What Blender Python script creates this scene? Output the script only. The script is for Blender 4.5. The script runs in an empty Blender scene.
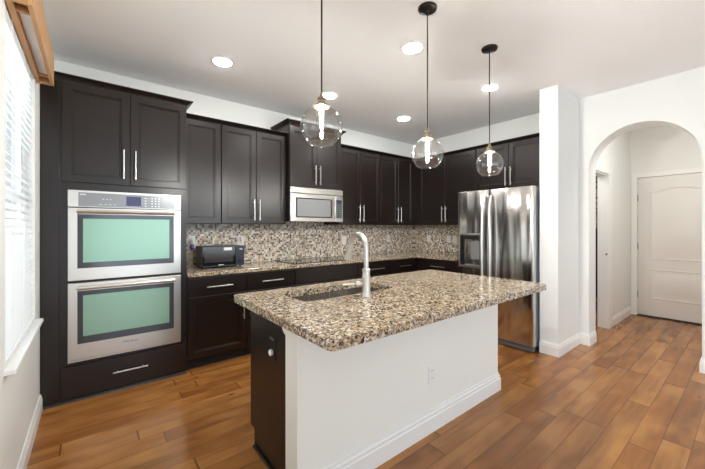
import bpy, bmesh, math, random
from mathutils import Vector, Matrix
random.seed(4)
S = bpy.context.scene
COL = S.collection
PI = math.pi

# ------------------------------------------------------------------ camera
cam = bpy.data.cameras.new('camera'); cam_o = bpy.data.objects.new('camera', cam); COL.objects.link(cam_o)
cam.sensor_width = 36.0; cam.lens = 325.931/705*36.0
cam.shift_y = -7.23/705
cam.clip_start = .02
cam_o.location = (0, 0, 1.3358); cam_o.rotation_euler = (PI/2, 0, -.6748)
S.camera = cam_o

# ------------------------------------------------------------------ world, lights, exposure
S.view_settings.view_transform = 'Standard'; S.view_settings.look = 'None'
S.view_settings.gamma = 1; S.view_settings.use_curve_mapping = False
S.view_settings.exposure = 0.16
W = bpy.data.worlds.new('sky'); S.world = W; W.use_nodes = True
bgn = W.node_tree.nodes['Background']; bgn.inputs[0].default_value = (.80, .90, 1.0, 1); bgn.inputs[1].default_value = 1.6

def area(name, loc, rot, sx, sy, power, color, spread=PI):
    l = bpy.data.lights.new(name, 'AREA'); l.shape = 'RECTANGLE'; l.size = sx; l.size_y = sy
    l.energy = power; l.color = color; l.spread = spread
    o = bpy.data.objects.new(name, l); o.location = loc; o.rotation_euler = rot; COL.objects.link(o); return o
# daylight outside the sliding doors behind the camera, facing into the room (+y)
area('daylight_rear_doors', (2.0, -4.25, 1.2), (PI/2, 0, 0), 4.0, 2.3, 80, (.76, .88, 1.0))
# daylight outside the two left-hand windows, facing +x
area('daylight_left_window', (-.68, 2.55, 1.6), (0, -PI/2, 0), 1.7, 1.1, 14, (.90, .95, 1.0))
area('daylight_side_window', (-.50, -1.6, 1.45), (0, -PI/2, 0), 1.7, 1.8, 66, (.76, .88, 1.0))
# unseen fill light added over the pantry to brighten the opening's jamb
area('pantry_fill_light', (4.95, 2.0, 2.78), (0, 0, 0), .3, .3, 12, (1.0, .97, .94))
# unseen fill light added under the hallway ceiling to brighten the hall
area('hallway_fill_light', (4.86, .35, 2.78), (0, 0, 0), .3, .3, 13, (1.0, .96, .92))
S.cycles.max_bounces = 12; S.cycles.diffuse_bounces = 8; S.cycles.glossy_bounces = 4
S.cycles.transmission_bounces = 6; S.cycles.transparent_max_bounces = 12
S.cycles.caustics_reflective = False; S.cycles.caustics_refractive = False
S.cycles.sample_clamp_indirect = 6.0

# ------------------------------------------------------------------ material helpers
def srgb(r, g, b):
    f = lambda c: (c/255/12.92) if c/255 <= .04045 else ((c/255+.055)/1.055)**2.4
    return (f(r), f(g), f(b), 1)
class NT:
    def __init__(s, name):
        s.m = bpy.data.materials.new(name); s.m.use_nodes = True
        s.t = s.m.node_tree; s.b = s.t.nodes['Principled BSDF']; s.out = s.t.nodes['Material Output']
    def n(s, typ, **kw):
        x = s.t.nodes.new(typ)
        for k, v in kw.items(): setattr(x, k, v)
        return x
    def put(s, sock, v):
        if isinstance(v, bpy.types.NodeSocket): s.t.links.new(v, sock)
        else: sock.default_value = v
    def math(s, op, a, b=None, c=None):
        x = s.n('ShaderNodeMath', operation=op); s.put(x.inputs[0], a)
        if b is not None: s.put(x.inputs[1], b)
        if c is not None: s.put(x.inputs[2], c)
        return x.outputs[0]
    def mix(s, fac, a, b, typ='MIX'):
        x = s.n('ShaderNodeMix', data_type='RGBA', blend_type=typ)
        s.put(x.inputs[0], fac); s.put(x.inputs[6], a); s.put(x.inputs[7], b); return x.outputs[2]
    def ramp(s, fac, stops, interp='LINEAR'):
        x = s.n('ShaderNodeValToRGB'); x.color_ramp.interpolation = interp
        e = x.color_ramp.elements
        while len(e) < len(stops): e.new(.5)
        for i, (p, c) in enumerate(stops): e[i].position = p; e[i].color = c
        s.put(x.inputs[0], fac); return x.outputs[0]
    def pos(s): return s.n('ShaderNodeNewGeometry').outputs['Position']
    def sep(s, v):
        x = s.n('ShaderNodeSeparateXYZ'); s.put(x.inputs[0], v); return x.outputs
    def comb(s, a, b, c):
        x = s.n('ShaderNodeCombineXYZ')
        for i, v in enumerate((a, b, c)): s.put(x.inputs[i], v)
        return x.outputs[0]
    def vmath(s, op, a, b):
        x = s.n('ShaderNodeVectorMath', operation=op); s.put(x.inputs[0], a); s.put(x.inputs[1], b); return x.outputs[0]
    def noise(s, vec, scale, detail=3, rough=.5):
        x = s.n('ShaderNodeTexNoise'); s.put(x.inputs['Vector'], vec); x.inputs['Scale'].default_value = scale
        x.inputs['Detail'].default_value = detail; x.inputs['Roughness'].default_value = rough
        return x.outputs
    def white(s, vec):
        x = s.n('ShaderNodeTexWhiteNoise', noise_dimensions='3D'); s.put(x.inputs['Vector'], vec); return x.outputs
    def bump(s, h, strength, dist):
        x = s.n('ShaderNodeBump'); s.put(x.inputs['Height'], h); x.inputs['Strength'].default_value = strength
        x.inputs['Distance'].default_value = dist; s.t.links.new(x.outputs[0], s.b.inputs['Normal'])
    def set(s, **kw):
        for k, v in kw.items(): s.put(s.b.inputs[k.replace('_', ' ')], v)
        return s

def plain(name, c, rough=.5, metal=0.0, spec=.5, noise=None, **kw):
    t = NT(name); t.set(Base_Color=c, Roughness=rough, Metallic=metal, Specular_IOR_Level=spec)
    if noise:
        t.bump(t.noise(t.pos(), noise[0], 3)[0], noise[1], noise[2])
    for k, v in kw.items(): t.put(t.b.inputs[k.replace('_', ' ')], v)
    return t.m

M = {}
M['wall'] = plain('painted_wall', srgb(233, 234, 231), .6, spec=.3, noise=(60, .08, .004))
M['ceiling'] = plain('knockdown_ceiling', srgb(241, 242, 242), .8, spec=.2, noise=(28, .25, .006))
M['trim'] = plain('white_semigloss_trim', srgb(238, 238, 236), .32)
M['door_white'] = plain('white_door_paint', srgb(226, 223, 219), .38)
M['dark'] = None
t = NT('espresso_stained_wood')
p = t.pos(); g = t.noise(t.vmath('MULTIPLY', p, (30, 30, 2.5)), 1.0, 4)[0]
t.set(Base_Color=t.mix(g, srgb(21, 13, 10), srgb(29, 19, 15)), Roughness=.30, Specular_IOR_Level=.5)
M['dark'] = t.m
M['toe'] = plain('black_toe_kick', srgb(20, 17, 16), .6)
M['steel'] = None
def steel(name, base, rough, vec, wav=0.0):
    t = NT(name); p = t.pos()
    br = t.noise(t.vmath('MULTIPLY', p, vec), 1.0, 2)[0]
    t.set(Base_Color=base, Metallic=1.0, Roughness=t.math('MULTIPLY_ADD', br, .06, rough-.03))
    if wav:
        w = t.noise(t.vmath('MULTIPLY', p, (3, 9, .55)), 1.0, 1)[0]
        t.bump(w, 1.0, wav)
    return t.m
M['steel'] = steel('brushed_stainless', (.62, .59, .54, 1), .30, (2, 2, 260))
M['fridge_steel'] = steel('wavy_stainless_door', (.60, .585, .56, 1), .17, (900, 900, 6), .014)
M['sink_steel'] = steel('sink_stainless', (.50, .47, .44, 1), .26, (300, 6, 6))
M['nickel'] = plain('brushed_nickel', (.60, .575, .53, 1), .34, 1.0)
M['handle'] = plain('satin_nickel_pull', (.66, .64, .61, 1), .32, 1.0)
M['fridge_side'] = plain('grey_fridge_side', srgb(116, 120, 128), .4)
M['blackglass'] = plain('black_glass', srgb(24, 25, 28), .06, spec=.6)
M['ovenframe'] = plain('smoked_glass_border', srgb(62, 66, 72), .10, spec=.6)
M['ovenglass'] = plain('mint_reflection_oven_glass', (.27, .445, .345, 1), .22, .30, .4)  # green window reflection put into the tinted glass as base colour
M['mwglass'] = plain('grey_microwave_window', srgb(150, 150, 150), .12, .35)
M['panelgrey'] = plain('grey_control_panel', srgb(136, 138, 140), .25, .3)
M['display'] = plain('dark_blue_display', srgb(44, 46, 84), .15)
M['ink'] = plain('pale_grey_print', srgb(190, 195, 196), .5)
M['logo'] = plain('dark_grey_print', srgb(92, 88, 84), .4)
M['blackplastic'] = plain('black_plastic', srgb(22, 22, 24), .35)
M['white_plastic'] = plain('white_plastic', srgb(240, 240, 238), .35)
M['purple'] = plain('purple_plastic', srgb(104, 92, 160), .35)
M['paper'] = plain('white_sticker', srgb(225, 225, 225), .6)
M['bronze'] = plain('dark_bronze', srgb(38, 33, 31), .35, .6)
M['brass'] = plain('aged_brass', (.33, .27, .19, 1), .38, 1.0)
M['hinge'] = plain('grey_hinge_metal', srgb(150, 148, 146), .4, .8)
t = NT('raw_pine'); p = t.pos()
g = t.noise(t.vmath('MULTIPLY', p, (40, 4, 40)), 1.0, 4)[0]; k = t.noise(p, 9, 2)[0]
t.set(Base_Color=t.mix(k, t.mix(g, srgb(172, 130, 88), srgb(206, 166, 120)), srgb(188, 140, 94)), Roughness=.55)
M['pine'] = t.m
# blinds: white slats that let some daylight through
t = NT('white_blind_slat'); t.set(Base_Color=srgb(242, 243, 243), Roughness=.4)
tr = t.n('ShaderNodeBsdfTranslucent'); tr.inputs[0].default_value = (.95, .97, 1, 1)
mx = t.n('ShaderNodeMixShader'); mx.inputs[0].default_value = .16
t.t.links.new(t.b.outputs[0], mx.inputs[1]); t.t.links.new(tr.outputs[0], mx.inputs[2]); t.t.links.new(mx.outputs[0], t.out.inputs[0])
M['slat'] = t.m
def thin_glass(name, tint, ior=1.5, rough=.0, boost=1.0):
    t = NT(name)
    tp = t.n('ShaderNodeBsdfTransparent'); tp.inputs[0].default_value = tint
    gl = t.n('ShaderNodeBsdfGlossy'); gl.inputs['Roughness'].default_value = rough
    lw = t.n('ShaderNodeLayerWeight'); lw.inputs[0].default_value = .5
    mx = t.n('ShaderNodeMixShader'); t.put(mx.inputs[0], t.math('MULTIPLY_ADD', t.math('POWER', lw.outputs['Facing'], 3.0), .80*boost, .11))
    t.t.links.new(tp.outputs[0], mx.inputs[1]); t.t.links.new(gl.outputs[0], mx.inputs[2]); t.t.links.new(mx.outputs[0], t.out.inputs[0])
    return t.m
M['globe'] = thin_glass('clear_globe_glass', (.95, .94, .92, 1), 1.5, .02, 1.0)
M['pane'] = thin_glass('window_glass', (.97, .98, .98, 1))
def emit(name, c, s):
    t = NT(name); t.set(Base_Color=(1, 1, 1, 1), Emission_Color=c, Emission_Strength=s); return t.m
M['can'] = emit('lit_downlight_lens', (1, .985, .96, 1), 150)
M['bulb'] = emit('lit_bulb', (1, .99, .97, 1), 3600)

# hardwood planks along x
t = NT('hand_scraped_hardwood'); p = t.pos(); sp = t.sep(p)
PW, PL = .128, 1.25
ry = t.math('DIVIDE', sp[1], PW); row = t.math('FLOOR', ry); fy = t.math('FRACT', ry)
off = t.math('MULTIPLY', t.white(t.comb(row, 3.0, 0.0))[0], 7.0)
rx = t.math('ADD', t.math('DIVIDE', sp[0], PL), off); col = t.math('FLOOR', rx); fx = t.math('FRACT', rx)
wid = t.white(t.comb(row, col, 1.0))
pid = wid[0]
gx = t.comb(t.math('MULTIPLY_ADD', pid, 31.0, t.math('MULTIPLY', sp[0], 1.6)), t.math('MULTIPLY', sp[1], 22.0), pid)
g1 = t.noise(gx, 1.0, 5, .6)[0]
g2 = t.noise(t.comb(t.math('MULTIPLY_ADD', pid, 17.0, t.math('MULTIPLY', sp[0], 2.2)), t.math('MULTIPLY', sp[1], 5.0), 2.0), 1.0, 2)[0]
base = t.ramp(pid, [(0, srgb(128, 78, 36)), (.3, srgb(147, 92, 42)), (.65, srgb(155, 100, 48)), (1, srgb(165, 111, 58))])
c1 = t.mix(t.ramp(g1, [(.34, (1, 1, 1, 1)), (.60, (0, 0, 0, 1))]), base, t.mix(.52, base, srgb(100, 60, 26)))
c2 = t.mix(t.ramp(g2, [(.46, (0, 0, 0, 1)), (.68, (1, 1, 1, 1))]), c1, t.mix(.55, c1, srgb(190, 134, 72)))
ey = t.math('LESS_THAN', t.math('ABSOLUTE', t.math('SUBTRACT', fy, .5)), .487)
ex = t.math('LESS_THAN', t.math('ABSOLUTE', t.math('SUBTRACT', fx, .5)), .4965)
edge = t.math('MULTIPLY', ey, ex)
kn = t.n('ShaderNodeTexVoronoi'); t.put(kn.inputs['Vector'], t.vmath('MULTIPLY', p, (1.4, 3.2, 1))); kn.inputs['Scale'].default_value = 1.1
knot = t.ramp(kn.outputs['Distance'], [(.02, (1, 1, 1, 1)), (.06, (0, 0, 0, 1))])
c3 = t.mix(knot, c2, srgb(92, 50, 22))
t.set(Base_Color=t.mix(edge, srgb(104, 62, 30), c3), Roughness=t.math('MULTIPLY_ADD', g1, .14, .16), Specular_IOR_Level=.5)
hgt = t.math('ADD', t.math('MULTIPLY', edge, .6), t.math('MULTIPLY', g2, .5)); t.bump(hgt, .35, .004)
M['floor'] = t.m

# granite
t = NT('beige_speckled_granite'); p = t.pos()
wob = t.vmath('ADD', p, t.vmath('MULTIPLY', t.vmath('SUBTRACT', t.noise(p, 55, 2)[1], (.5, .5, .5)), (.022, .022, .022)))
def voro(scale, vec):
    v = t.n('ShaderNodeTexVoronoi'); t.put(v.inputs['Vector'], vec); v.inputs['Scale'].default_value = scale
    return t.sep(v.outputs['Color'])[0]
a = voro(88, wob); b = voro(150, wob)
cA = t.ramp(a, [(0, srgb(36, 33, 33)), (.10, srgb(112, 98, 84)), (.19, srgb(158, 138, 112)), (.36, srgb(182, 162, 134)), (.60, srgb(198, 183, 160)), (.80, srgb(216, 209, 198)), (.92, srgb(142, 139, 135))], 'CONSTANT')
cB = t.ramp(b, [(0, srgb(30, 26, 26)), (.5, srgb(96, 72, 52)), (1, srgb(226, 216, 200))], 'CONSTANT')
mB = t.ramp(b, [(0, (1, 1, 1, 1)), (.16, (0, 0, 0, 1)), (.90, (1, 1, 1, 1))], 'CONSTANT')
cl = t.noise(p, 9, 3)[0]
col_ = t.mix(t.math('MULTIPLY', t.sep(mB)[0], .85), cA, cB)
t.set(Base_Color=t.mix(t.ramp(cl, [(.4, (0, 0, 0, 1)), (.7, (.5, .5, .5, 1))]), col_, t.mix(.5, col_, srgb(176, 146, 108))), Roughness=.10, Specular_IOR_Level=.5)
M['granite'] = t.m

# mosaic tile
t = NT('glass_stone_mosaic'); p = t.pos(); sp = t.sep(p); TS = .0225
u = t.math('DIVIDE', t.math('ADD', sp[0], sp[1]), TS); v = t.math('DIVIDE', sp[2], TS)
fu = t.math('FRACT', u); fv = t.math('FRACT', v)
r = t.white(t.comb(t.math('FLOOR', u), t.math('FLOOR', v), 5.0))
cc = t.ramp(r[0], [(0, srgb(84, 70, 62)), (.14, srgb(140, 118, 98)), (.25, srgb(184, 160, 132)), (.40, srgb(212, 194, 166)), (.58, srgb(228, 214, 192)), (.74, srgb(244, 238, 228)), (.90, srgb(176, 170, 164))], 'CONSTANT')
eu = t.math('LESS_THAN', t.math('ABSOLUTE', t.math('SUBTRACT', fu, .5)), .44)
ev = t.math('LESS_THAN', t.math('ABSOLUTE', t.math('SUBTRACT', fv, .5)), .44)
e = t.math('MULTIPLY', eu, ev)
t.set(Base_Color=t.mix(e, srgb(206, 199, 188), cc), Roughness=t.math('MULTIPLY_ADD', t.white(t.comb(t.math('FLOOR', u), t.math('FLOOR', v), 9.0))[0], .35, .10))
t.bump(e, .5, .002)
M['mosaic'] = t.m

# ------------------------------------------------------------------ geometry helpers
def empty(name, loc, label, cat, group=None):
    o = bpy.data.objects.new(name, None); COL.objects.link(o); o.location = loc; o.empty_display_size = .1
    o['label'] = label; o['category'] = cat
    if group: o['group'] = group
    return o
def wloc(o):
    v = Vector((0, 0, 0))
    while o is not None: v = v + o.location; o = o.parent
    return v
def link(name, bm, mat, parent=None, bevel=0, smooth=False, kind=None, seg=2, label=None):
    """bm holds world coordinates; the mesh is stored relative to its parent"""
    me = bpy.data.meshes.new(name)
    bmesh.ops.recalc_face_normals(bm, faces=bm.faces[:])
    o = bpy.data.objects.new(name, me); COL.objects.link(o)
    if parent is not None:
        bmesh.ops.translate(bm, vec=-wloc(parent), verts=bm.verts[:]); o.parent = parent
    else:
        xs = [v.co for v in bm.verts]
        c = Vector(((min(v.x for v in xs)+max(v.x for v in xs))/2, (min(v.y for v in xs)+max(v.y for v in xs))/2, min(v.z for v in xs)))
        bmesh.ops.translate(bm, vec=-c, verts=bm.verts[:]); o.location = c
    if smooth:
        for f in bm.faces: f.smooth = True
        for e_ in bm.edges:
            if len(e_.link_faces) == 2 and e_.calc_face_angle(0) > .7: e_.smooth = False
    bm.to_mesh(me); bm.free(); me.materials.append(mat)
    if bevel:
        m = o.modifiers.new('bevel', 'BEVEL'); m.width = bevel; m.segments = seg; m.limit_method = 'ANGLE'; m.angle_limit = .6
    if kind: o['kind'] = kind
    if label: o['label'] = label
    return o
def tag(o, label, cat, group=None):
    o['label'] = label; o['category'] = cat
    if group: o['group'] = group
    return o
def box(bm, x0, x1, y0, y1, z0, z1):
    vs = [bm.verts.new((x, y, z)) for z in (z0, z1) for (x, y) in ((x0, y0), (x1, y0), (x1, y1), (x0, y1))]
    for f in ((0, 3, 2, 1), (4, 5, 6, 7), (0, 1, 5, 4), (1, 2, 6, 5), (2, 3, 7, 6), (3, 0, 4, 7)): bm.faces.new([vs[i] for i in f])
def boxes(*bs):
    bm = bmesh.new()
    for b_ in bs: box(bm, *b_)
    return bm
def loft(bm, rings, cap0=True, cap1=True):
    R = [[bm.verts.new(c) for c in r_] for r_ in rings]; n = len(R[0])
    for a_, b_ in zip(R, R[1:]):
        for i in range(n): bm.faces.new((a_[i], a_[(i+1) % n], b_[(i+1) % n], b_[i]))
    if cap0: bm.faces.new(R[0][::-1])
    if cap1: bm.faces.new(R[-1])
def tube(bm, pts, rad, seg=12, caps=True):
    pts = [Vector(p_) for p_ in pts]; n = len(pts)
    if not isinstance(rad, (list, tuple)): rad = [rad]*n
    T = [(pts[min(i+1, n-1)]-pts[max(i-1, 0)]).normalized() for i in range(n)]
    ref = Vector((0, 0, 1)) if abs(T[0].z) < .9 else Vector((1, 0, 0))
    N = (ref - T[0]*ref.dot(T[0])).normalized(); rings = []
    for i in range(n):
        N = (N - T[i]*N.dot(T[i])).normalized(); B = T[i].cross(N)
        rings.append([pts[i] + (N*math.cos(2*PI*k/seg)+B*math.sin(2*PI*k/seg))*rad[i] for k in range(seg)])
    loft(bm, rings, caps, caps)
def lathe(bm, c, prof, seg=32, caps=True):
    """prof: list of (r, z) about the vertical axis through c"""
    rings = [[(c[0]+max(r_, 1e-4)*math.cos(2*PI*k/seg), c[1]+max(r_, 1e-4)*math.sin(2*PI*k/seg), c[2]+z_) for k in range(seg)] for r_, z_ in prof]
    loft(bm, rings, caps, caps)
def prism(bm, poly, axis, d0, d1):
    """poly of (p,q) in the plane normal to axis, pushed from d0 to d1"""
    def P(p_, q_, d): return {'x': (d, p_, q_), 'y': (p_, d, q_), 'z': (p_, q_, d)}[axis]
    loft(bm, [[P(p_, q_, d0) for p_, q_ in poly], [P(p_, q_, d1) for p_, q_ in poly]])

class Face:
    """local frame of a cabinet front: a along the wall, n out of it, z up"""
    def __init__(s, facing, base): s.f = facing; s.b = base
    def P(s, a_, n_, z_): return (a_, s.b-n_, z_) if s.f == 'S' else (s.b-n_, a_, z_)
    def box(s, bm, a0, a1, n0, n1, z0, z1):
        p_, q_ = s.P(a0, n0, z0), s.P(a1, n1, z1)
        box(bm, min(p_[0], q_[0]), max(p_[0], q_[0]), min(p_[1], q_[1]), max(p_[1], q_[1]), z0, z1)
    def ring(s, a0, a1, z0, z1, n_): return [s.P(a0, n_, z0), s.P(a1, n_, z0), s.P(a1, n_, z1), s.P(a0, n_, z1)]

def slab(F, name, a0, a1, z0, z1, parent, mat, n0=0, th=.02, bevel=.002):
    bm = bmesh.new(); F.box(bm, a0, a1, n0, n0+th, z0, z1); return link(name, bm, mat, parent, bevel)
def shaker(F, a0, a1, z0, z1, parent, n0=0, name='door', mat=None, rail=.056):
    bm = bmesh.new(); r_ = lambda i, n_: F.ring(a0+i, a1-i, z0+i, z1-i, n0+n_)
    loft(bm, [r_(0, 0), r_(0, .018), r_(.002, .020), r_(rail, .020), r_(rail+.003, .015), r_(rail+.011, .015), r_(rail+.014, .009)])
    return link(name, bm, mat or M['dark'], parent)
def pull(F, a_, z_, parent, vertical=True, L=.235, n0=.02, name='handle'):
    bm = bmesh.new(); h = L/2
    if vertical:
        tube(bm, [F.P(a_, n0+.032, z_-h), F.P(a_, n0+.032, z_+h)], .0062, 12)
        for s_ in (-1, 1): tube(bm, [F.P(a_, n0, z_+s_*h*.72), F.P(a_, n0+.032, z_+s_*h*.72)], .005, 8)
    else:
        tube(bm, [F.P(a_-h, n0+.032, z_), F.P(a_+h, n0+.032, z_)], .0062, 12)
        for s_ in (-1, 1): tube(bm, [F.P(a_+s_*h*.72, n0, z_), F.P(a_+s_*h*.72, n0+.032, z_)], .005, 8)
    return link(name, bm, M['handle'], parent, smooth=True)
def crown(F, a0, a1, nback, nfront, z0, z1, parent, left=True, right=True):
    h = z1-z0; bm = bmesh.new(); rings = []
    for o_, z_ in ((.003, 0), (.006, .18*h), (.012, .22*h), (.020, .45*h), (.036, .70*h), (.046, .82*h), (.048, .88*h), (.048, h)):
        aa, bb = a0-(o_ if left else 0), a1+(o_ if right else 0)
        rings.append([F.P(aa, nback, z0+z_), F.P(bb, nback, z0+z_), F.P(bb, nfront+o_, z0+z_), F.P(aa, nfront+o_, z0+z_)])
    loft(bm, rings); return link('crown_moulding', bm, M['dark'], parent)

# ------------------------------------------------------------------ room
XL, YB, XR, ZC = -.297, 3.871, 4.4956, 2.809
YR = -4.0
WY0, WY1, WZ0, WZ1 = 2.072, 3.030, .715, 2.37
link('floor', boxes((XL-.15, 9.0, YR-.15, YB+.15, -.12, 0)), M['floor'], kind='structure')
link('ceiling', boxes((XL-.15, 9.0, YR-.15, YB+.15, ZC, ZC+.1)), M['ceiling'], kind='structure')
link('wall_back', boxes((XL-.15, XR+.12, YB, YB+.12, 0, ZC)), M['wall'], kind='structure')
SY0, SY1, SZ0, SZ1 = -2.5, -.7, .6, 2.3       # second window on the left, behind the camera
link('wall_left', boxes((XL-.12, XL, WY1, YB, 0, ZC), (XL-.12, XL, WY0, WY1, 0, WZ0), (XL-.12, XL, WY0, WY1, WZ1, ZC), (XL-.12, XL, SY1, WY0, 0, ZC),
     (XL-.12, XL, SY0, SY1, 0, SZ0), (XL-.12, XL, SY0, SY1, SZ1, ZC), (XL-.12, XL, YR, SY0, 0, ZC)), M['wall'], kind='structure')
link('wall_right', boxes((XR, XR+.12, 1.476, YB, 0, ZC)), M['wall'], kind='structure')
link('wall_pier', boxes((3.753, 4.62, 1.30, 1.476, 0, ZC)), M['wall'], kind='structure')
# archway wall: x 4.381..4.62
AX0, AX1, AY0, AY1 = 4.381, 4.62, .332, 1.205
bm = bmesh.new(); ac = (AY0+AY1)/2; ar = (AY1-AY0)/2; az = 2.414-ar
arc = [(ac+ar*math.cos(PI*k/40), az+ar*math.sin(PI*k/40)) for k in range(41)]
box(bm, AX0, AX1, AY1, 1.30, 0, az); box(bm, AX0, AX1, YR, AY0, 0, az)
prism(bm, [(1.30, az), (1.30, ZC), (YR, ZC), (YR, az)] + arc[::-1], 'x', AX0, AX1)
link('wall_archway', bm, M['wall'], kind='structure')
# rear wall with the wide sliding doors
link('wall_rear', boxes((XL-.12, 0, YR-.12, YR, 0, ZC), (4.0, AX1, YR-.12, YR, 0, ZC), (0, 4.0, YR-.12, YR, 2.35, ZC)), M['wall'], kind='structure')
# hallway and the room beside it
link('wall_hallway_left', boxes((AX1, 4.72, 1.25, 1.345, 0, ZC), (4.72, 5.31, 1.25, 1.345, 2.03, ZC), (5.31, 6.6, 1.25, 1.345, 0, ZC)), M['wall'], kind='structure')
link('wall_hallway_back', boxes((6.5, 6.62, -.3, 1.165, 2.085, ZC), (6.5, 6.62, 1.165, 1.25, 0, ZC), (6.5, 6.62, -.3, .255, 0, ZC)), M['wall'], kind='structure')
link('wall_hallway_right', boxes((AX1, 6.62, -.42, -.3, 0, ZC)), M['wall'], kind='structure')
link('wall_pantry_back', boxes((AX1, 9.0, 2.6, 2.7, 0, ZC)), M['wall'], kind='structure')
link('wall_pantry_end', boxes((8.0, 8.1, 1.345, 2.6, 0, ZC)), M['mosaic'], kind='structure')
link('wall_pantry_front', boxes((6.62, 8.0, 1.25, 1.345, 0, ZC)), M['wall'], kind='structure')

def skirting(name, pts, h=.135, th=.016):
    """pts: polyline of the wall foot; room is on the left-hand side of the walk"""
    bm = bmesh.new()
    prof = [(0, 0), (th, 0), (th, h*.70), (th*.75, h*.74), (th*.75, h*.86), (th*.45, h*.92), (th*.35, h), (0, h)]
    P = [Vector((x_, y_, 0)) for x_, y_ in pts]; n = len(P); rings = []
    for i in range(n):
        d0 = (P[i]-P[i-1]).normalized() if i else (P[1]-P[0]).normalized()
        d1 = (P[i+1]-P[i]).normalized() if i < n-1 else d0
        n0 = Vector((-d0.y, d0.x, 0)); n1 = Vector((-d1.y, d1.x, 0)); mt = (n0+n1)/(1+n0.dot(n1))
        rings.append([P[i]+mt*o_+Vector((0, 0, z_)) for o_, z_ in prof])
    loft(bm, rings); return link(name, bm, M['trim'], kind='structure')
skirting('baseboard_left', [(XL, 3.285), (XL, YR)], .115)
skirting('baseboard_pier', [(4.60, AY1), (AX0, AY1), (AX0, 1.30), (3.753, 1.30), (3.753, 1.474)], .13)
skirting('baseboard_archway', [(AX0, YR), (AX0, AY0), (4.60, AY0)], .13)
skirting('baseboard_hallway_left', [(6.499, 1.25), (5.46, 1.25)], .12)

# window on the left
wf = link('window_1', boxes((XL-.10, XL-.06, WY0, WY0+.05, WZ0, WZ1), (XL-.10, XL-.06, WY1-.05, WY1, WZ0, WZ1), (XL-.10, XL-.06, WY0+.05, WY1-.05, WZ0, WZ0+.05),
     (XL-.10, XL-.06, WY0+.05, WY1-.05, WZ1-.05, WZ1), (XL-.095, XL-.065, WY0+.05, WY1-.05, 1.50, 1.54)), M['trim'], kind='structure', bevel=.003)
link('window_pane', boxes((XL-.082, XL-.078, WY0+.05, WY1-.05, WZ0+.05, WZ1-.05)), M['pane'], wf)
link('window_sill', boxes((XL-.06, XL+.04, WY0-.035, WY1+.045, WZ0-.025, WZ0-.001)), M['trim'], wf, bevel=.005)
wf = link('window_2', boxes((XL-.10, XL-.06, SY0, SY0+.05, SZ0, SZ1), (XL-.10, XL-.06, SY1-.05, SY1, SZ0, SZ1), (XL-.10, XL-.06, SY0+.05, SY1-.05, SZ0, SZ0+.05),
     (XL-.10, XL-.06, SY0+.05, SY1-.05, SZ1-.05, SZ1), (XL-.10, XL-.06, -1.63, -1.57, SZ0+.05, SZ1-.05)), M['trim'], kind='structure', bevel=.003)
link('window_pane', boxes((XL-.082, XL-.078, SY0+.05, SY1-.05, SZ0+.05, SZ1-.05)), M['pane'], wf)
bs = [(x_, x_+.06, YR-.09, YR-.03, 0.001, 2.349) for x_ in (0, 1.29, 2.63, 3.94)] + [(.06, 3.94, YR-.09, YR-.03, 2.28, 2.349), (.06, 3.94, YR-.09, YR-.03, 0.001, .06)]
df = link('door_3', boxes(*bs), M['trim'], kind='structure', bevel=.003)
link('door_pane', boxes((.06, 3.94, YR-.065, YR-.06, .06, 2.28)), M['pane'], df)

# front door at the end of the hall
DX = 6.5; dy0, dy1, dz = .255, 1.165, 2.085
D = Face('W', DX)
root = link('door_1', boxes((DX+.005, DX+.045, dy0+.004, dy1-.004, .018, dz-.004)), M['door_white'], kind='structure', bevel=.002)
def arch_panel(a0, a1, z0, z1, rise):
    pts = [(a0, z0), (a1, z0), (a1, z1)]
    for k in range(1, 20):
        f = k/20; a_ = a1+(a0-a1)*f; pts.append((a_, z1+rise*(.5-.5*math.cos(2*PI*f))))
    pts.append((a0, z1)); return pts
def inset(pts, d):
    cx_ = sum(p_[0] for p_ in pts)/len(pts); cz_ = (min(p_[1] for p_ in pts)+max(p_[1] for p_ in pts))/2
    w_ = max(p_[0] for p_ in pts)-min(p_[0] for p_ in pts); h_ = max(p_[1] for p_ in pts)-min(p_[1] for p_ in pts)
    return [(cx_+(p_[0]-cx_)*(1-2*d/w_), cz_+(p_[1]-cz_)*(1-2*d/h_)) for p_ in pts]
for z0, z1, rise in ((.86, 1.865, .055), (.27, .715, 0)):
    pts = arch_panel(.39, 1.03, z0, z1, rise); bm = bmesh.new()
    rings = []
    for d_, n_ in ((-.004, -.006), (0, .0), (.006, .006), (.014, .006), (.024, -.003), (.040, -.003), (.075, .004)):
        rings.append([(DX+.005-n_, a_, z_) for a_, z_ in inset(pts, d_)])
    loft(bm, rings); link('door_panel', bm, M['door_white'], root, smooth=True)
for z_ in (.32, 1.05, 1.78):
    bm = bmesh.new(); tube(bm, [(DX-.006, dy1-.002, z_-.05), (DX-.006, dy1-.002, z_+.05)], .007, 10); link('hinge', bm, M['hinge'], root, smooth=True)
link('threshold', boxes((DX-.03, DX+.05, dy0, dy1, .0, .016)), M['toe'], root)
bm = bmesh.new()
box(bm, DX-.016, DX-.001, dy1+.002, dy1+.07, 0, dz+.07); box(bm, DX-.016, DX-.001, dy0-.07, dy0-.002, 0, dz+.07); box(bm, DX-.016, DX-.001, dy0-.002, dy1+.002, dz+.002, dz+.07)
link('trim_1', bm, M['trim'], kind='structure', bevel=.003)
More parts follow.
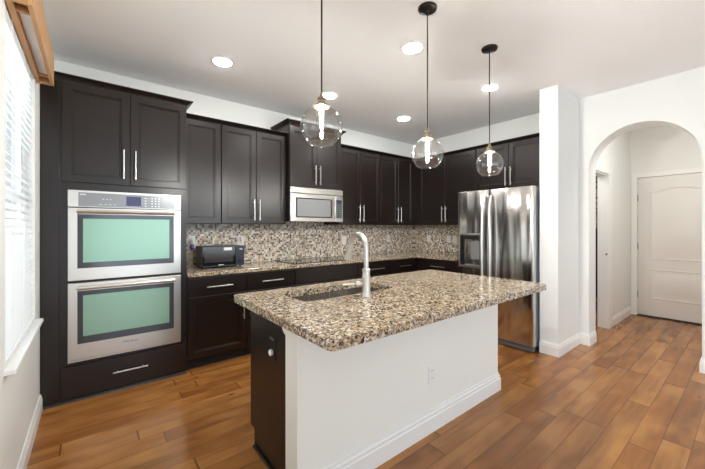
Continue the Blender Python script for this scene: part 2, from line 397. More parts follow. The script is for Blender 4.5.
# cased opening on the hall's left
bm = bmesh.new()
box(bm, 5.31, 5.45, 1.234, 1.2495, 0, 2.10); box(bm, 5.292, 5.31, 1.234, 1.36, 0, 2.03)
box(bm, 4.64, 5.31, 1.234, 1.2495, 2.03, 2.10); box(bm, 4.64, 4.72, 1.234, 1.2495, 0, 2.03); box(bm, 4.72, 5.292, 1.25, 1.36, 2.012, 2.03)
link('trim_2', bm, M['trim'], kind='structure', bevel=.003)
bm = bmesh.new(); tube(bm, [(5.300, 1.262, .98), (5.286, 1.262, .98)], .014, 12)
link('trim_strike_plate', bm, M['hinge'], bpy.data.objects['trim_2'], smooth=True)
# dark cabinet in the pantry beyond
pc = empty('pantry_cabinet', (7.7, 1.975, 0), 'dark cabinet glimpsed through the cased opening off the hallway', 'cabinet')
link('body', boxes((7.42, 7.99, 1.36, 2.59, .1, 1.30)), M['dark'], pc)
link('toe_kick', boxes((7.47, 7.99, 1.36, 2.59, 0, .1)), M['toe'], pc)
link('top', boxes((7.40, 7.995, 1.36, 2.59, 1.30, 1.335)), M['granite'], pc)
PF = Face('W', 7.42)
for a_ in (1.37, 1.98): shaker(PF, a_, a_+.60, .11, 1.28, pc)

# ------------------------------------------------------------------ cabinets, long wall
YF = 3.29; YU = 3.541
B = Face('S', YF)                       # fronts of the tower and base cabinets
tower = empty('oven_cabinet', (.2, 3.58, 0), 'tall dark espresso cabinet built around the double wall oven beside the window', 'cabinet')
ox0, ox1 = -.142, .628
bm = bmesh.new()
box(bm, XL+.002, ox0, YF, YB-.002, .0, 2.45); box(bm, ox1, .680, YF, YB-.002, .0, 2.45)
box(bm, ox0, ox1, YF, YB-.002, 1.626, 2.45); box(bm, ox0, ox1, YF, YB-.002, 0, .300); box(bm, ox0, ox1, YB-.05, YB-.002, .300, 1.626)
link('body', bm, M['dark'], tower)
crown(B, XL+.05, .680, -.57, 0, 2.449, 2.487, tower, left=False)
for a0, a1, hs in ((-.175, .2485, .205), (.2515, .676, .274)):
    d = shaker(B, a0, a1, 1.682, 2.44, tower); pull(B, hs if a0 < 0 else .286, 1.85, d)
d = slab(B, 'drawer', -.175, .676, .045, .275, tower, M['dark']); pull(B, .253, .166, d, False, .24)
slab(B, 'filler_strip', XL+.003, -.190, .03, 2.44, tower, M['dark'], th=.006)
bm = bmesh.new(); prism(bm, [(0+YF, 0), (YF-.016, 0), (YF-.013, .010), (YF-.006, .018), (YF, .02)], 'x', XL+.02, .68)
link('shoe_moulding', bm, M['dark'], tower)

# double oven
ov = empty('double_wall_oven', ((ox0+ox1)/2, 3.5, .302), 'stainless steel double wall oven with mint green reflections coloured into its windows', 'oven')
link('body', boxes((ox0+.012, ox1-.012, YF+.001, YF+.5, .31, 1.618)), M['blackplastic'], ov)
bm = bmesh.new(); B.box(bm, ox0, ox1, .001, .026, 1.492, 1.622); fr = link('control_panel', bm, M['steel'], ov, .002)
bm = bmesh.new(); B.box(bm, -.080, .575, .026, .028, 1.498, 1.606); link('glass_panel', bm, M['panelgrey'], fr)
bm = bmesh.new(); B.box(bm, .222, .326, .028, .0295, 1.510, 1.590); link('display', bm, M['display'], fr)
def key(F, par, a0, a1, n0, n1, z0, z1, mat, name='button'):
    bm = bmesh.new(); F.box(bm, a0, a1, n0, n1, z0, z1); link(name, bm, mat, par)
for k in range(6): key(B, fr, .226+k*.017, .234+k*.017, .028, .0300, 1.5025, 1.5085, M['ink'])
for a_ in (.066, .09, .114): key(B, fr, a_, a_+.010, .028, .0288, 1.555, 1.562, M['ink'])
for a_ in (.05, .08, .11, .14): key(B, fr, a_, a_+.014, .028, .0288, 1.515, 1.520, M['ink'])
for c_ in range(3):
    for r_ in range(4): key(B, fr, .40+c_*.026, .41+c_*.026, .028, .0288, 1.512+r_*.022, 1.519+r_*.022, M['ink'])
for k in range(4): key(B, fr, .35, .366, .028, .0288, 1.512+k*.022, 1.517+k*.022, M['ink'])
key(B, fr, -.070, -.034, .028, .0288, 1.585, 1.594, M['ink'], 'badge')
def oven_door(z0, z1, g0, g1, h0, h1, hz, logo):
    bm = bmesh.new(); B.box(bm, ox0, ox1, .001, .030, z0, z1); d = link('oven_door', bm, M['steel'], ov, .003)
    bm = bmesh.new(); B.box(bm, -.086, .571, .030, .033, g0, g1); link('window_border', bm, M['ovenframe'], d, .001)
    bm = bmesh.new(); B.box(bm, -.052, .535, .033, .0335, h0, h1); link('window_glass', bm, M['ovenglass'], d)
    bm = bmesh.new()
    prism(bm, [(YF-.030, hz-.017), (YF-.052, hz-.012), (YF-.060, hz), (YF-.056, hz+.014), (YF-.030, hz+.017)], 'x', -.090, .576)
    link('handle', bm, M['steel'], d, .002)
    if logo:
        cu = bpy.data.curves.new('logo', 'FONT'); cu.body = 'Whirlpool'; cu.size = .026; cu.shear = .25; cu.align_x = 'CENTER'; cu.extrude = .0004
        to = bpy.data.objects.new('text', cu); COL.objects.link(to)
        me = bpy.data.meshes.new_from_object(to.evaluated_get(bpy.context.evaluated_depsgraph_get()))
        bpy.data.objects.remove(to)
        lo = bpy.data.objects.new('logo', me); COL.objects.link(lo); lo.parent = d; lo.rotation_euler = (PI/2, 0, 0)
        lo.location = Vector((.248, YF-.0306, z0+.066)) - wloc(d); me.materials.append(M['logo'])
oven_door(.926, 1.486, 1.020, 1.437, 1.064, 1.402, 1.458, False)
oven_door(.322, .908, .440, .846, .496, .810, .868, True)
bm = bmesh.new(); B.box(bm, ox0, ox1, .001, .022, .303, .319); link('vent_strip', bm, M['steel'], ov, .001)

# upper cabinets
U = Face('S', YU)
def upper(F, a0, a1, z0, z1, ct, nback, label, doors, hs, left=False, right=False, hz=None, name='upper_cabinet', group='dark upper cabinets'):
    lo, hi = min(a0, a1), max(a0, a1)
    c = F.P((lo+hi)/2, nback/2, z0)
    e_ = empty(name, c, label, 'cabinet', group)
    bm = bmesh.new(); F.box(bm, lo, hi, nback, 0, z0, z1+.012); link('body', bm, M['dark'], e_)
    crown(F, lo, hi, nback, .02, z1+.006, ct, e_, left, right)
    for (d0, d1), h in zip(doors, hs):
        d = shaker(F, d0+.002, d1-.002, z0+.004, z1, e_)
        if h is not None: pull(F, h, (z0+.158) if hz is None else hz, d)
    return e_
NB = -(YB-.004-YU)
upper(U, .684, 1.058, 1.372, 2.412, 2.446, NB, 'narrow single door dark upper cabinet right of the oven tower', [(.690, 1.056)], [None])
upper(U, 1.061, 1.806, 1.372, 2.412, 2.446, NB, 'double door dark upper cabinet left of the raised cabinet over the microwave', [(1.062, 1.438), (1.438, 1.804)], [1.408, 1.470])
UM = Face('S', 3.460)
upper(UM, 1.809, 2.566, 1.820, 2.535, 2.595, -(YB-.004-3.460), 'taller raised dark cabinet mounted above the stainless microwave', [(1.812, 2.188), (2.188, 2.563)], [2.155, 2.222], True, True, 1.978)
upper(U, 2.570, 3.352, 1.372, 2.412, 2.446, NB, 'double door dark upper cabinet just right of the stainless microwave', [(2.580, 2.966), (2.966, 3.350)], [2.93, 3.0])
upper(U, 3.355, 4.1655, 1.372, 2.412, 2.446, NB, 'double door dark upper cabinet on the long wall nearest the inside corner', [(3.360, 3.735), (3.735, 4.085)], [3.700, 3.768])
link('corner_filler', boxes((4.1657, 4.19, 3.4725, 3.60, 1.372, 2.44)), M['dark'], bpy.data.objects['upper_cabinet.004'])
XU = 4.166; R = Face('W', XU)
NBR = -(XR-.004-XU)
upper(R, 2.452, 3.472, 1.372, 2.412, 2.446, NBR, 'double door dark upper cabinet between the inside corner and the refrigerator', [(2.462, 2.962), (2.962, 3.466)], [2.93, 2.995])
upper(R, 1.480, 2.449, 1.835, 2.412, 2.446, NBR, 'short dark cabinet mounted above the stainless refrigerator', [(1.55, 1.998), (1.998, 2.445)], [1.965, 2.03], hz=1.985)
# base cabinets
def base(F, a0, a1, label, fronts, drawers, doors, nback):
    c = F.P((a0+a1)/2, nback/2, 0); e_ = empty('base_cabinet', c, label, 'cabinet', 'dark base cabinets')
    bm = bmesh.new(); F.box(bm, a0, a1, nback, 0, .105, .872); link('body', bm, M['dark'], e_)
    bm = bmesh.new(); F.box(bm, a0, a1, nback, -.07, 0, .105); link('toe_kick', bm, M['toe'], e_)
    for (d0, d1, h) in drawers:
        d = slab(F, 'drawer', d0+.003, d1-.003, .690, .862, e_, M['dark'])
        if h: pull(F, (d0+d1)/2 if h is True else h, .772, d, False, .24)
    for (d0, d1, h) in doors:
        d = shaker(F, d0+.003, d1-.003, .118, .682, e_)
        if h: pull(F, h, .535, d)
    return e_
NBB = -(YB-.004-YF)
base(B, .684, 1.235, 'dark base cabinet under the small black microwave, next to the oven tower', 0, [(.69, 1.235, .965)], [(.69, 1.235, 1.198)], NBB)
base(B, 1.238, 1.786, 'dark base cabinet between the black microwave and the cooktop', 0, [(1.238, 1.786, 1.512)], [(1.238, 1.786, 1.275)], NBB)
base(B, 1.789, 2.700, 'wide dark base cabinet with a handleless front under the cooktop', 0, [(1.789, 2.70, None)], [(1.789, 2.244, 2.21), (2.244, 2.70, 2.28)], NBB)
base(B, 2.703, 3.300, 'dark base cabinet just right of the cooktop, seen behind the faucet', 0, [(2.703, 3.30, 3.035)], [(2.703, 3.0, 2.965), (3.0, 3.30, 3.04)], NBB)
base(B, 3.303, XR-.61+.0, 'dark base cabinet on the long wall next to the inside corner', 0, [(3.303, 3.86, 3.588)], [(3.303, 3.86, 3.34)], NBB)
XB = XR-.61; RB = Face('W', XB)
base(RB, 2.420, YB-.004, 'dark base cabinet on the short wall beside the refrigerator', 0, [(2.44, 3.262, 2.866)], [(2.44, 2.85, 2.81), (2.85, 3.262, 2.89)], -(XR-.004-XB))

# worktop in one L-shaped piece
bm = bmesh.new()
poly = [(.682, YB-.003), (.682, YF-.032), (XB-.032, YF-.032), (XB-.032, 2.405), (XR-.003, 2.405), (XR-.003, YB-.003)]
prism(bm, poly, 'z', .874, .914)
wt = tag(link('worktop', bm, M['granite'], bevel=.006, seg=3), 'l-shaped beige speckled granite worktop along the two tiled walls', 'worktop')
# low granite upstand is absent: tile meets the worktop
tag(link('backsplash', boxes((.684, XR-.002, YB-.009, YB-.001, .9145, 1.371), (1.81, 2.565, YB-.009, YB-.001, 1.371, 1.42)), M['mosaic']), 'brown and cream mosaic tile backsplash behind the microwaves on the long wall', 'backsplash')
tag(link('backsplash', boxes((XR-.009, XR-.001, 2.405, YB-.010, .9145, 1.371)), M['mosaic']), 'grey and brown mosaic tile backsplash on the short wall beside the refrigerator', 'backsplash')

# cooktop
ck = empty('cooktop', (2.20, 3.57, .9145), 'black glass cooktop set in the granite under the stainless microwave', 'cooktop')
link('glass_top', boxes((1.80, 2.60, 3.325, 3.815, .9145, .921)), M['blackglass'], ck, .002)
for x_, y_, r_ in ((2.0, 3.45, .09), (2.0, 3.69, .07), (2.38, 3.45, .07), (2.38, 3.69, .10)):
    bm = bmesh.new(); lathe(bm, (x_, y_, .921), [(r_-.004, 0), (r_-.004, .0005), (r_, .0005), (r_, 0)], 32, False); link('burner_ring', bm, M['ovenframe'], ck)

# over-the-range microwave
mw = empty('over_range_microwave', (2.2, 3.65, 1.402), 'stainless over-the-range microwave fixed under the raised dark cabinet', 'microwave')
MW = Face('S', 3.440); m0, m1 = 1.806, 2.568
link('body', boxes((m0+.003, m1-.003, 3.441, YB-.012, 1.4225, 1.818)), M['blackplastic'], mw, .002)
link('underside_vent', boxes((m0+.02, m1-.02, 3.48, 3.80, 1.408, 1.4220)), M['blackplastic'], mw)
bm = bmesh.new(); MW.box(bm, m0, m1, 0, .030, 1.742, 1.812); link('vent_panel', bm, M['steel'], mw, .004)
bm = bmesh.new(); MW.box(bm, m0, 2.442, 0, .030, 1.404, 1.737); d = link('door', bm, M['steel'], mw, .004)
bm = bmesh.new(); MW.box(bm, 1.875, 2.392, .030, .032, 1.452, 1.690); link('window_border', bm, M['blackglass'], d, .001)
bm = bmesh.new(); MW.box(bm, 1.892, 2.372, .032, .0325, 1.466, 1.676); link('window_glass', bm, M['mwglass'], d)
bm = bmesh.new(); tube(bm, [MW.P(2.418, .03, 1.45), MW.P(2.418, .058, 1.462), MW.P(2.418, .066, 1.50), MW.P(2.418, .066, 1.64), MW.P(2.418, .058, 1.685), MW.P(2.418, .03, 1.70)], .010, 12); link('handle', bm, M['handle'], d, smooth=True)
bm = bmesh.new(); MW.box(bm, 2.445, m1, 0, .030, 1.404, 1.737); cp = link('control_panel', bm, M['steel'], mw, .004)
bm = bmesh.new(); MW.box(bm, 2.460, 2.550, .030, .032, 1.450, 1.690); kp = link('keypad', bm, M['ovenframe'], cp, .001)
bm = bmesh.new(); MW.box(bm, 2.472, 2.538, .032, .0326, 1.655, 1.680); link('display', bm, M['display'], cp)
for i in range(3):
    for j in range(6): key(MW, cp, 2.473+i*.024, 2.487+i*.024, .032, .0325, 1.462+j*.030, 1.474+j*.030, M['panelgrey'])

# small black microwave on the worktop
sm = empty('countertop_microwave', (1.075, 3.65, .9145), 'small black microwave standing on the granite worktop beside the oven tower', 'microwave')
SF = Face('S', 3.515)
link('body', boxes((.864, 1.292, 3.515, 3.75, .926, 1.138)), M['blackplastic'], sm, .005)
bm = bmesh.new(); SF.box(bm, .865, 1.196, .001, .024, .930, 1.136); d = link('door', bm, M['blackglass'], sm, .003)
bm = bmesh.new(); SF.box(bm, .885, 1.172, .024, .0248, .975, 1.112); link('window_glass', bm, plain('smoked_window', srgb(58, 55, 54), .12), d)
bm = bmesh.new(); SF.box(bm, 1.075, 1.158, .0248, .0253, 1.094, 1.124); link('sticker', bm, M['paper'], d, label='white sticker')
bm = bmesh.new(); SF.box(bm, 1.022, 1.075, .024, .0246, .943, .951); link('badge', bm, M['ink'], d)
bm = bmesh.new(); SF.box(bm, 1.199, 1.290, .001, .024, .930, 1.136); cp = link('control_panel', bm, plain('navy_black_panel', srgb(34, 38, 48), .3), sm, .003)
bm = bmesh.new(); SF.box(bm, 1.240, 1.270, .024, .0248, 1.096, 1.112); link('display', bm, M['ink'], cp)
bm = bmesh.new(); lathe(bm, (1.245, 0, 0), [(.018, 0), (.017, .014)], 24)
bmesh.ops.rotate(bm, cent=(1.245, 0, 0), matrix=Matrix.Rotation(PI/2, 3, 'X'), verts=bm.verts[:]); bmesh.ops.translate(bm, vec=(0, 3.491, .975), verts=bm.verts[:])
link('dial', bm, M['blackplastic'], cp, smooth=True)
for x_ in (.885, 1.262):
    for y_ in (3.535, 3.73):
        bm = bmesh.new(); lathe(bm, (x_, y_, .9145), [(.012, 0), (.012, .0118)], 12); link('foot', bm, M['blackplastic'], sm, smooth=True)

# wall outlets
def outlet(F, a_, z_, n0, label, group, mat=None, face=None):
    c = F.P(a_, n0, z_-.058); e_ = empty('wall_outlet', c, label, 'outlet', group)
    bm = bmesh.new(); F.box(bm, a_-.036, a_+.036, n0+.0005, n0+.006, z_-.058, z_+.058); pl = link('cover_plate', bm, mat or M['white_plastic'], e_, .002)
    for s_ in (-1, 1):
        bm = bmesh.new(); F.box(bm, a_-.017, a_+.017, n0+.006, n0+.008, z_+s_*.024-.015, z_+s_*.024+.015); so = link('socket', bm, face or M['white_plastic'], pl, .003)
        bm = bmesh.new()
        for dx in (-.006, .006): F.box(bm, a_+dx-.001, a_+dx+.001, n0+.008, n0+.0083, z_+s_*.024-.005, z_+s_*.024+.006)
        link('slot', bm, M['blackplastic'], so)
    return e_
WB = Face('S', YB-.009); WR = Face('W', XR-.009)
G = 'white outlets on the mosaic backsplash'
outlet(WB, .848, 1.185, 0, 'white outlet holding the plug-in air freshener left of the black microwave', G)
outlet(WB, 1.385, 1.175, 0, 'white outlet on the mosaic behind the black microwave right edge', G)
outlet(WB, 2.926, 1.140, 0, 'white outlet on the mosaic beside the faucet spout', G)
outlet(WB, 3.850, 1.150, 0, 'white outlet on the long mosaic wall nearest the inside corner', G)
outlet(WR, 3.529, 1.146, 0, 'white outlet on the short mosaic wall nearest the inside corner', G)
outlet(WR, 3.125, 1.147, 0, 'left of the two adjacent white outlets beside the refrigerator', G)
outlet(WR, 3.020, 1.147, 0, 'right of the two adjacent white outlets, closest to the refrigerator', G)
af = empty('air_freshener', (.848, YB-.03, 1.09), 'white and purple plug-in air freshener on the outlet by the oven tower', 'air freshener')
bm = bmesh.new(); lathe(bm, (.848, YB-.047, 1.150), [(.012, 0), (.024, .006), (.027, .025), (.022, .050), (.012, .062)], 20); link('housing', bm, M['white_plastic'], af, smooth=True)
bm = bmesh.new(); lathe(bm, (.848, YB-.047, 1.098), [(.014, 0), (.021, .006), (.021, .040), (.014, .0515)], 20); link('bottle', bm, M['purple'], af, smooth=True)
bm = bmesh.new(); lathe(bm, (1.385, YB-.036, 1.165), [(.012, 0), (.018, .006), (.018, .045), (.010, .055)], 16)
tag(link('plug_adapter', bm, M['white_plastic'], smooth=True), 'small white plug adapter in the outlet behind the black microwave', 'plug')

# ------------------------------------------------------------------ refrigerator
FX = 3.607; fr = empty('refrigerator', (4.0, 1.935, 0), 'tall stainless steel side-by-side refrigerator beside the white pier', 'refrigerator')
link('body', boxes((FX+.075, 4.40, 1.493, 2.380, .055, 1.772)), M['fridge_side'], fr, .004)
link('base_grille', boxes((FX+.03, FX+.10, 1.50, 2.37, .012, .07)), plain('grey_grille', srgb(120, 124, 130), .4, .5), fr, .003)
link('foot', boxes((FX+.1, 4.36, 1.52, 2.36, 0.0, .055)), M['blackplastic'], fr)
def fdoor(y0, y1):
    bm = bmesh.new(); n = 16; front = []
    for k in range(n+1):
        f = k/n; y_ = y0+(y1-y0)*f; x_ = FX+.010*(2*f-1)**2
        front.append((x_, y_))
    poly = [(FX+.070, y0), ] + front + [(FX+.070, y1)]
    prism(bm, poly, 'z', .075, 1.775)
    return link('door', bm, M['fridge_steel'], fr, .005, smooth=False)
dl = fdoor(1.976, 2.386); dr = fdoor(1.484, 1.970)
for d in (dl, dr):
    for f in d.data.polygons: f.use_smooth = abs(f.normal.z) < .5 and f.normal.x < -.5
def fhandle(d, y_, s_):
    bm = bmesh.new(); pts = []; rad = []
    for k in range(25):
        f = k/24; b_ = math.sin(PI*f)
        pts.append((FX-.012-.050*min(1, b_*2.2)-.010*b_, y_+s_*.014*b_, .50+1.20*f)); rad.append(.013+.004*b_)
    tube(bm, pts, rad, 12); return link('handle', bm, M['handle'], d, smooth=True)
fhandle(dl, 2.008, 1); fhandle(dr, 1.938, -1)
FF = Face('W', FX+.008)
# dispenser
bm = bmesh.new()
y0, y1, z0, z1 = 2.056, 2.368, .845, 1.262
FF.box(bm, y0, y1, -.004, .014, z0, z0+.022); FF.box(bm, y0, y1, -.004, .014, z1-.02, z1)
FF.box(bm, y0, y0+.020, -.004, .014, z0+.022, z1-.02); FF.box(bm, y1-.020, y1, -.004, .014, z0+.022, z1-.02)
dp = link('dispenser', bm, M['steel'], dl, .003)
bm = bmesh.new(); FF.box(bm, y0+.02, y1-.02, -.003, .003, z0+.022, z1-.02); link('recess', bm, plain('dark_recess', srgb(176, 174, 170), .3, .5), dp)
bm = bmesh.new(); FF.box(bm, y1-.080, y1-.022, .003, .012, z0+.024, z1-.022); link('touch_panel', bm, M['blackglass'], dp, .002)
bm = bmesh.new(); FF.box(bm, y0+.022, y1-.085, .003, .040, z1-.070, z1-.022); link('spout_housing', bm, M['blackplastic'], dp, .006)
bm = bmesh.new(); FF.box(bm, y0+.035, y0+.145, .003, .010, z0+.10, z1-.09); link('paddle', bm, M['panelgrey'], dp, .003)
bm = bmesh.new(); FF.box(bm, y0+.022, y1-.085, .003, .030, z0+.023, z0+.040); link('drip_tray', bm, M['panelgrey'], dp, .003)

# ------------------------------------------------------------------ island
isl = empty('kitchen_island', (1.66, 1.66, 0), 'white kitchen island with dark end panel under the speckled granite top', 'kitchen island')
IY = 1.349; ix0, ix1 = .750, 2.612; ITOP = .878
link('knee_wall', boxes((ix0, ix1, IY, 1.469, 0, ITOP)), plain('island_white_paint', srgb(240, 241, 235), .5, spec=.3, noise=(60, .06, .004)), isl)
link('cabinet_body', boxes((ix0+.045, ix1-.005, 1.470, 1.975, .105, .655), (ix0+.045, .80, 1.470, 1.975, .655, ITOP-.001), (2.55, ix1-.005, 1.470, 1.975, .655, ITOP-.001), (.80, 2.55, 1.955, 1.975, .655, ITOP-.001)), M['dark'], isl)
link('toe_kick', boxes((ix0+.055, ix1-.01, 1.470, 1.905, 0, .105)), M['toe'], isl)
ep = link('end_panel', boxes((ix0+.025, ix0+.044, 1.470, 1.985, .11, ITOP-.001), (ix0+.025, ix0+.044, 1.470, 1.925, 0, .11)), M['dark'], isl)
link('quarter_round', boxes((ix0+.010, ix0+.0245, 1.470, 1.925, 0, .018)), M['dark'], isl, .006)
IF = Face('S', 0)
class FaceN(Face):
    def P(s, a_, n_, z_): return (a_, s.b+n_, z_)
IB = FaceN('S', 1.976)
for a0, a1 in ((.80, 1.24), (1.24, 1.68), (1.68, 2.12), (2.12, 2.56)):
    d = shaker(IB, a0+.003, a1-.003, .118, .862, isl); pull(IB, a1-.05, .70, d)
# tall baseboard round the white wall
bm = bmesh.new()
h = .140; prof = [(0, 0), (.018, 0), (.018, .095), (.013, .101), (.013, .118), (.008, .126), (.006, h), (0, h)]
path = [Vector((ix0, IY, 0)), Vector((ix1, IY, 0)), Vector((ix1, 1.469, 0))]
rings = []
for i, P_ in enumerate(path):
    nn = [Vector((0, -1, 0)), Vector((1, -1, 0)), Vector((1, 0, 0))][i]
    rings.append([P_+nn*o_+Vector((0, 0, z_)) for o_, z_ in prof])
loft(bm, rings); link('baseboard', bm, M['trim'], isl)
# corbel at the top of the wall end, under the overhang
bm = bmesh.new()
cp_ = [(1.469, ITOP-.002), (1.469, ITOP-.075)] + [(1.469+.045*math.sin(PI/2*k/8)**1.0, ITOP-.075+.055*(1-math.cos(PI/2*k/8))) for k in range(1, 9)] + [(1.522, ITOP-.020), (1.522, ITOP-.002)]
prism(bm, cp_, 'x', ix0, ix0+.0245)
link('corbel', bm, M['trim'], isl)
bm = bmesh.new(); box(bm, ix0-.008, ix0+.0, IY-.006, 1.469, ITOP-.030, ITOP-.002); link('cap_moulding', bm, M['trim'], isl, .003)
EP = Face('W', ix0+.025)
eo = empty('island_outlet', EP.P(1.665, 0, .60), 'black outlet on the dark end panel of the island', 'outlet')
bm = bmesh.new(); EP.box(bm, 1.629, 1.701, .0005, .006, .615, .735); pl = link('cover_plate', bm, M['blackplastic'], eo, .002)
for z_ in (.652, .700):
    bm = bmesh.new(); EP.box(bm, 1.648, 1.682, .006, .008, z_-.016, z_+.016); link('socket', bm, M['blackplastic'], pl, .003)
bm = bmesh.new(); EP.box(bm, 1.640, 1.690, .006, .010, .722, .732); link('latch', bm, M['hinge'], pl, .002)
bm = bmesh.new(); lathe(bm, (0, 0, 0), [(.016, 0), (.018, .004), (.016, .014), (.008, .018)], 20)
bmesh.ops.rotate(bm, cent=(0, 0, 0), matrix=Matrix.Rotation(-PI/2, 3, 'Y'), verts=bm.verts[:]); bmesh.ops.translate(bm, vec=(ix0+.017, 1.660, .655), verts=bm.verts[:])
tag(link('outlet_plug', bm, M['white_plastic'], smooth=True), 'round white safety plug in the black outlet on the island end', 'plug')
IO = Face('S', IY)
outlet(IO, 1.745, .372, 0, 'white outlet low on the white front of the island', 'island outlets')

# island granite top with the sink cut out of it
def rrect(x0, x1, y0, y1, r_, n=8):
    pts = []
    for cx_, cy_, a_ in ((x1-r_, y1-r_, 0), (x0+r_, y1-r_, PI/2), (x0+r_, y0+r_, PI), (x1-r_, y0+r_, 3*PI/2)):
        for k in range(n+1):
            t_ = a_+PI/2*k/n; pts.append((cx_+r_*math.cos(t_), cy_+r_*math.sin(t_)))
    return pts
SX0, SX1, SY0_, SY1_ = .925, 1.645, 1.575, 1.905
bm = bmesh.new(); outer = rrect(.678, 2.614, .972, 2.035, .035); inner = rrect(SX0, SX1, SY0_, SY1_, .055)
ed = []
for loop in (outer, inner):
    vs = [bm.verts.new((x_, y_, .880)) for x_, y_ in loop]
    for i in range(len(vs)): ed.append(bm.edges.new((vs[i], vs[(i+1) % len(vs)])))
bmesh.ops.triangle_fill(bm, use_beauty=True, use_dissolve=False, edges=ed)
g_ = bmesh.ops.extrude_face_region(bm, geom=bm.faces[:])
bmesh.ops.translate(bm, vec=(0, 0, .040), verts=[v_ for v_ in g_['geom'] if isinstance(v_, bmesh.types.BMVert)])
tag(link('island_countertop', bm, M['granite'], bevel=.009, seg=4), 'large beige and black speckled granite slab on top of the island', 'countertop')
# sink
sk = empty('kitchen_sink', (1.285, 1.74, .67), 'undermount stainless steel sink in the island granite', 'sink')
bm = bmesh.new()
loft(bm, [[(x_, y_, z_) for x_, y_ in rrect(SX0-i, SX1+i, SY0_-i, SY1_+i, .055)] for i, z_ in ((.018, .8795), (.003, .8795), (.003, .870), (-.004, .72), (-.020, .692), (-.06, .685))], False, True)
bo = link('bowl', bm, M['sink_steel'], sk, smooth=True)
bm = bmesh.new(); lathe(bm, (1.285, 1.74, .6855), [(.045, 0), (.043, .004), (.030, .002), (.005, .001)], 24); link('drain', bm, M['nickel'], sk, smooth=True)
# faucet
fx, fy, fz = 1.300, 1.492, .920
fa = empty('faucet', (fx, fy, fz), 'brushed nickel gooseneck pull-down faucet standing on the island granite', 'faucet')
bm = bmesh.new(); lathe(bm, (fx, fy, fz), [(.033, 0), (.033, .006), (.028, .014), (.025, .030), (.026, .085), (.027, .110), (.027, .118), (.024, .122), (.0225, .146), (.026, .150), (.026, .162), (.0170, .168)], 28)
link('base', bm, M['nickel'], fa, smooth=True)
bm = bmesh.new(); pts = [(fx, fy, fz+.165), (fx, fy, fz+.22), (fx, fy, fz+.275)]; R_ = .076
for k in range(1, 17): a_ = PI*k/16*.93; pts.append((fx, fy+R_-R_*math.cos(a_), fz+.284+R_*math.sin(a_)*1.15))
tube(bm, pts, [.0155]*len(pts), 16); link('spout', bm, M['nickel'], fa, smooth=True)
e1 = Vector(pts[-1]); dirn = (Vector(pts[-1])-Vector(pts[-2])).normalized()
dirn = Vector((0, .34, -1)).normalized()
bm = bmesh.new(); tube(bm, [e1, e1+dirn*.004, e1+dirn*.02, e1+dirn*.05, e1+dirn*.085, e1+dirn*.098, e1+dirn*.102], [.016, .0175, .0175, .020, .027, .028, .024], 20)
link('spray_head', bm, M['nickel'], fa, smooth=True)
bm = bmesh.new(); tube(bm, [(fx, fy, fz+.072), (fx-.038, fy+.018, fz+.074)], [.012, .012], 16)
tube(bm, [(fx-.036, fy+.017, fz+.074), (fx-.042, fy+.020, fz+.074), (fx-.058, fy+.027, fz+.075), (fx-.064, fy+.030, fz+.075)], [.014, .020, .020, .012], 18)
tube(bm, [(fx-.060, fy+.028, fz+.075), (fx-.095, fy+.050, fz+.072), (fx-.125, fy+.07, fz+.070)], [.008, .006, .007], 12)
link('handle', bm, M['nickel'], fa, smooth=True)

# ------------------------------------------------------------------ pendants
def pendant(x_, y_, zc, label):
    e_ = empty('pendant_light', (x_, y_, zc), label, 'pendant light', 'clear globe pendants over the island')
    bm = bmesh.new(); lathe(bm, (x_, y_, ZC), [(.062, -.001), (.064, -.006), (.060, -.018), (.050, -.022), (.012, -.024), (.008, -.034)], 32); link('canopy', bm, M['bronze'], e_, smooth=True)
    bm = bmesh.new(); tube(bm, [(x_, y_, ZC-.03), (x_, y_, zc+.165)], .0042, 8); link('cord', bm, M['bronze'], e_, smooth=True)
    bm = bmesh.new(); lathe(bm, (x_, y_, zc), [(.006, .175), (.010, .165), (.011, .152), (.022, .146), (.024, .138), (.020, .134), (.022, .130), (.022, .116), (.040, .108), (.042, .100), (.036, .096)], 28)
    so = link('socket', bm, M['brass'], e_, smooth=True)
    prof = []; R_ = .106
    a0, a1 = math.acos(.098/R_), PI-math.acos(.085/R_)
    for k in range(29): a_ = a0+(a1-a0)*k/28; prof.append((R_*math.sin(a_), R_*math.cos(a_)))
    prof += [(prof[-1][0]-.001, prof[-1][1]-.003), (prof[-1][0]-.004, prof[-1][1]-.002)]
    bm = bmesh.new(); lathe(bm, (x_, y_, zc), prof, 48, False); link('globe', bm, M['globe'], e_, smooth=True)
    bm = bmesh.new(); lathe(bm, (x_, y_, zc), [(.012, .094), (.013, .075), (.020, .058), (.027, .032), (.029, .012), (.024, -.010), (.012, -.022), (.002, -.025)], 24)
    bu = link('bulb', bm, M['globe'], so, smooth=True)
    bm = bmesh.new(); lathe(bm, (x_, y_, zc), [(.004, .088), (.007, .080), (.007, .030), (.004, .024)], 12); link('filament', bm, M['bulb'], so, smooth=True)
    bm = bmesh.new(); lathe(bm, (x_, y_, zc), [(.003, .006), (.005, .003), (.005, -.005), (.003, -.008)], 16); link('filament_tip', bm, M['bulb'], so, smooth=True)
pendant(.910, 1.388, 1.845, 'nearest and largest-looking clear globe pendant, left above the sink end of the island')
pendant(1.757, 1.392, 1.826, 'middle one of the three clear globe pendants over the island')
pendant(2.552, 1.388, 1.852, 'clear globe pendant farthest right, in front of the refrigerator cabinet')

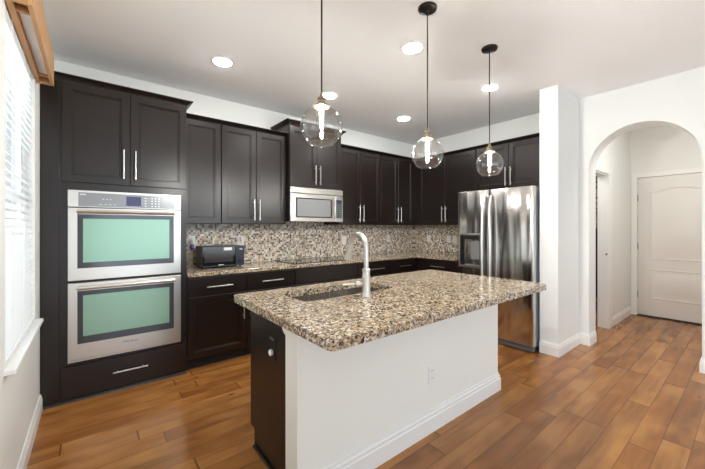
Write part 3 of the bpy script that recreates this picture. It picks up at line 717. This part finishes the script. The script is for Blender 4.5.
# ------------------------------------------------------------------ recessed lights
def can(x_, y_, label):
    e_ = empty('recessed_light', (x_, y_, ZC-.012), label, 'ceiling light', 'lit recessed ceiling lights')
    bm = bmesh.new(); lathe(bm, (x_, y_, ZC), [(.098, -.0005), (.098, -.004), (.090, -.010), (.078, -.012), (.074, -.006), (.074, -.0005)], 40, False); link('trim_ring', bm, M['trim'], e_, smooth=True)
    bm = bmesh.new(); lathe(bm, (x_, y_, ZC), [(.073, -.001), (.073, -.013), (.060, -.018), (.02, -.020)], 40); link('lens', bm, M['can'], e_)
can(.905, 2.975, 'round lit ceiling downlight above the oven tower, leftmost of five')
can(2.064, 2.990, 'lit ceiling downlight seen just above the nearest globe pendant')
can(3.282, 3.000, 'smallest-looking lit ceiling downlight, farthest back near the inside corner')
can(2.047, 1.773, 'lit ceiling downlight closest to the middle pendant canopy')
can(3.266, 1.771, 'lit ceiling downlight behind the cord of the farthest right pendant')

# ------------------------------------------------------------------ blinds and wooden box
bl = empty('window_blind', (XL-.02, 2.55, .72), 'white horizontal slat blind hanging in the window left of the oven tower', 'blind')
bm = bmesh.new(); zz = .762; n = 0
while zz < 2.315:
    c = Vector((XL-.022, 0, zz)); t_ = .92; hw = .0245
    dx, dz_ = math.cos(t_)*hw, math.sin(t_)*hw; nx, nz = math.sin(t_)*.0013, -math.cos(t_)*.0013
    # outer edge up, inner edge down
    ring = [(c.x-dx-nx, c.z+dz_-nz), (c.x-dx+nx, c.z+dz_+nz), (c.x+.0+nx*2.2, c.z+nz*2.2), (c.x+dx+nx, c.z-dz_+nz), (c.x+dx-nx, c.z-dz_-nz), (c.x+nx*.4, c.z+nz*.4)]
    prism(bm, ring, 'y', WY0+.008, WY1-.008); zz += .0425; n += 1
link('slats', bm, M['slat'], bl)
link('bottom_rail', boxes((XL-.045, XL+.003, WY0+.008, WY1-.008, .722, .742)), M['slat'], bl, .003)
link('headrail', boxes((XL-.05, XL-.004, WY0+.006, WY1-.006, 2.325, 2.368)), M['white_plastic'], bl, .003)
bm = bmesh.new()
for y_ in (2.2, 2.55, 2.9): tube(bm, [(XL+.004, y_, .74), (XL+.004, y_, 2.315)], .0014, 6)
link('ladder_cord', bm, M['white_plastic'], bl)
va = empty('valance_box', (XL+.05, 2.55, 2.32), 'unfinished wooden valance box mounted above the window blind', 'valance')
VX, VY0, VY1, VZ0, VZ1 = -.206, 2.022, 3.088, 2.322, 2.530
link('front_board', boxes((VX-.018, VX, VY0, VY1, VZ0, VZ1)), M['pine'], va, .002)
for y_ in (VY0, VY1-.019): link('end_board', boxes((XL+.001, VX-.0185, y_, y_+.019, VZ0, VZ1)), M['pine'], va, .002)
link('wall_cleat', boxes((XL+.001, XL+.024, VY0+.0195, VY1-.0195, VZ0+.002, VZ0+.06)), M['pine'], va, .002)
link('top_board', boxes((XL+.001, VX-.0185, VY0+.0195, VY1-.0195, VZ1-.018, VZ1)), M['pine'], va)
for y_ in (2.13, 2.955): link('cross_rail', boxes((XL+.0245, VX-.0185, y_, y_+.02, VZ0+.012, VZ0+.05)), M['pine'], va)
link('liner', boxes((XL+.026, VX-.0185, 2.151, 2.954, VZ0+.030, VZ0+.048)), M['white_plastic'], va, label='white liner inside the valance')
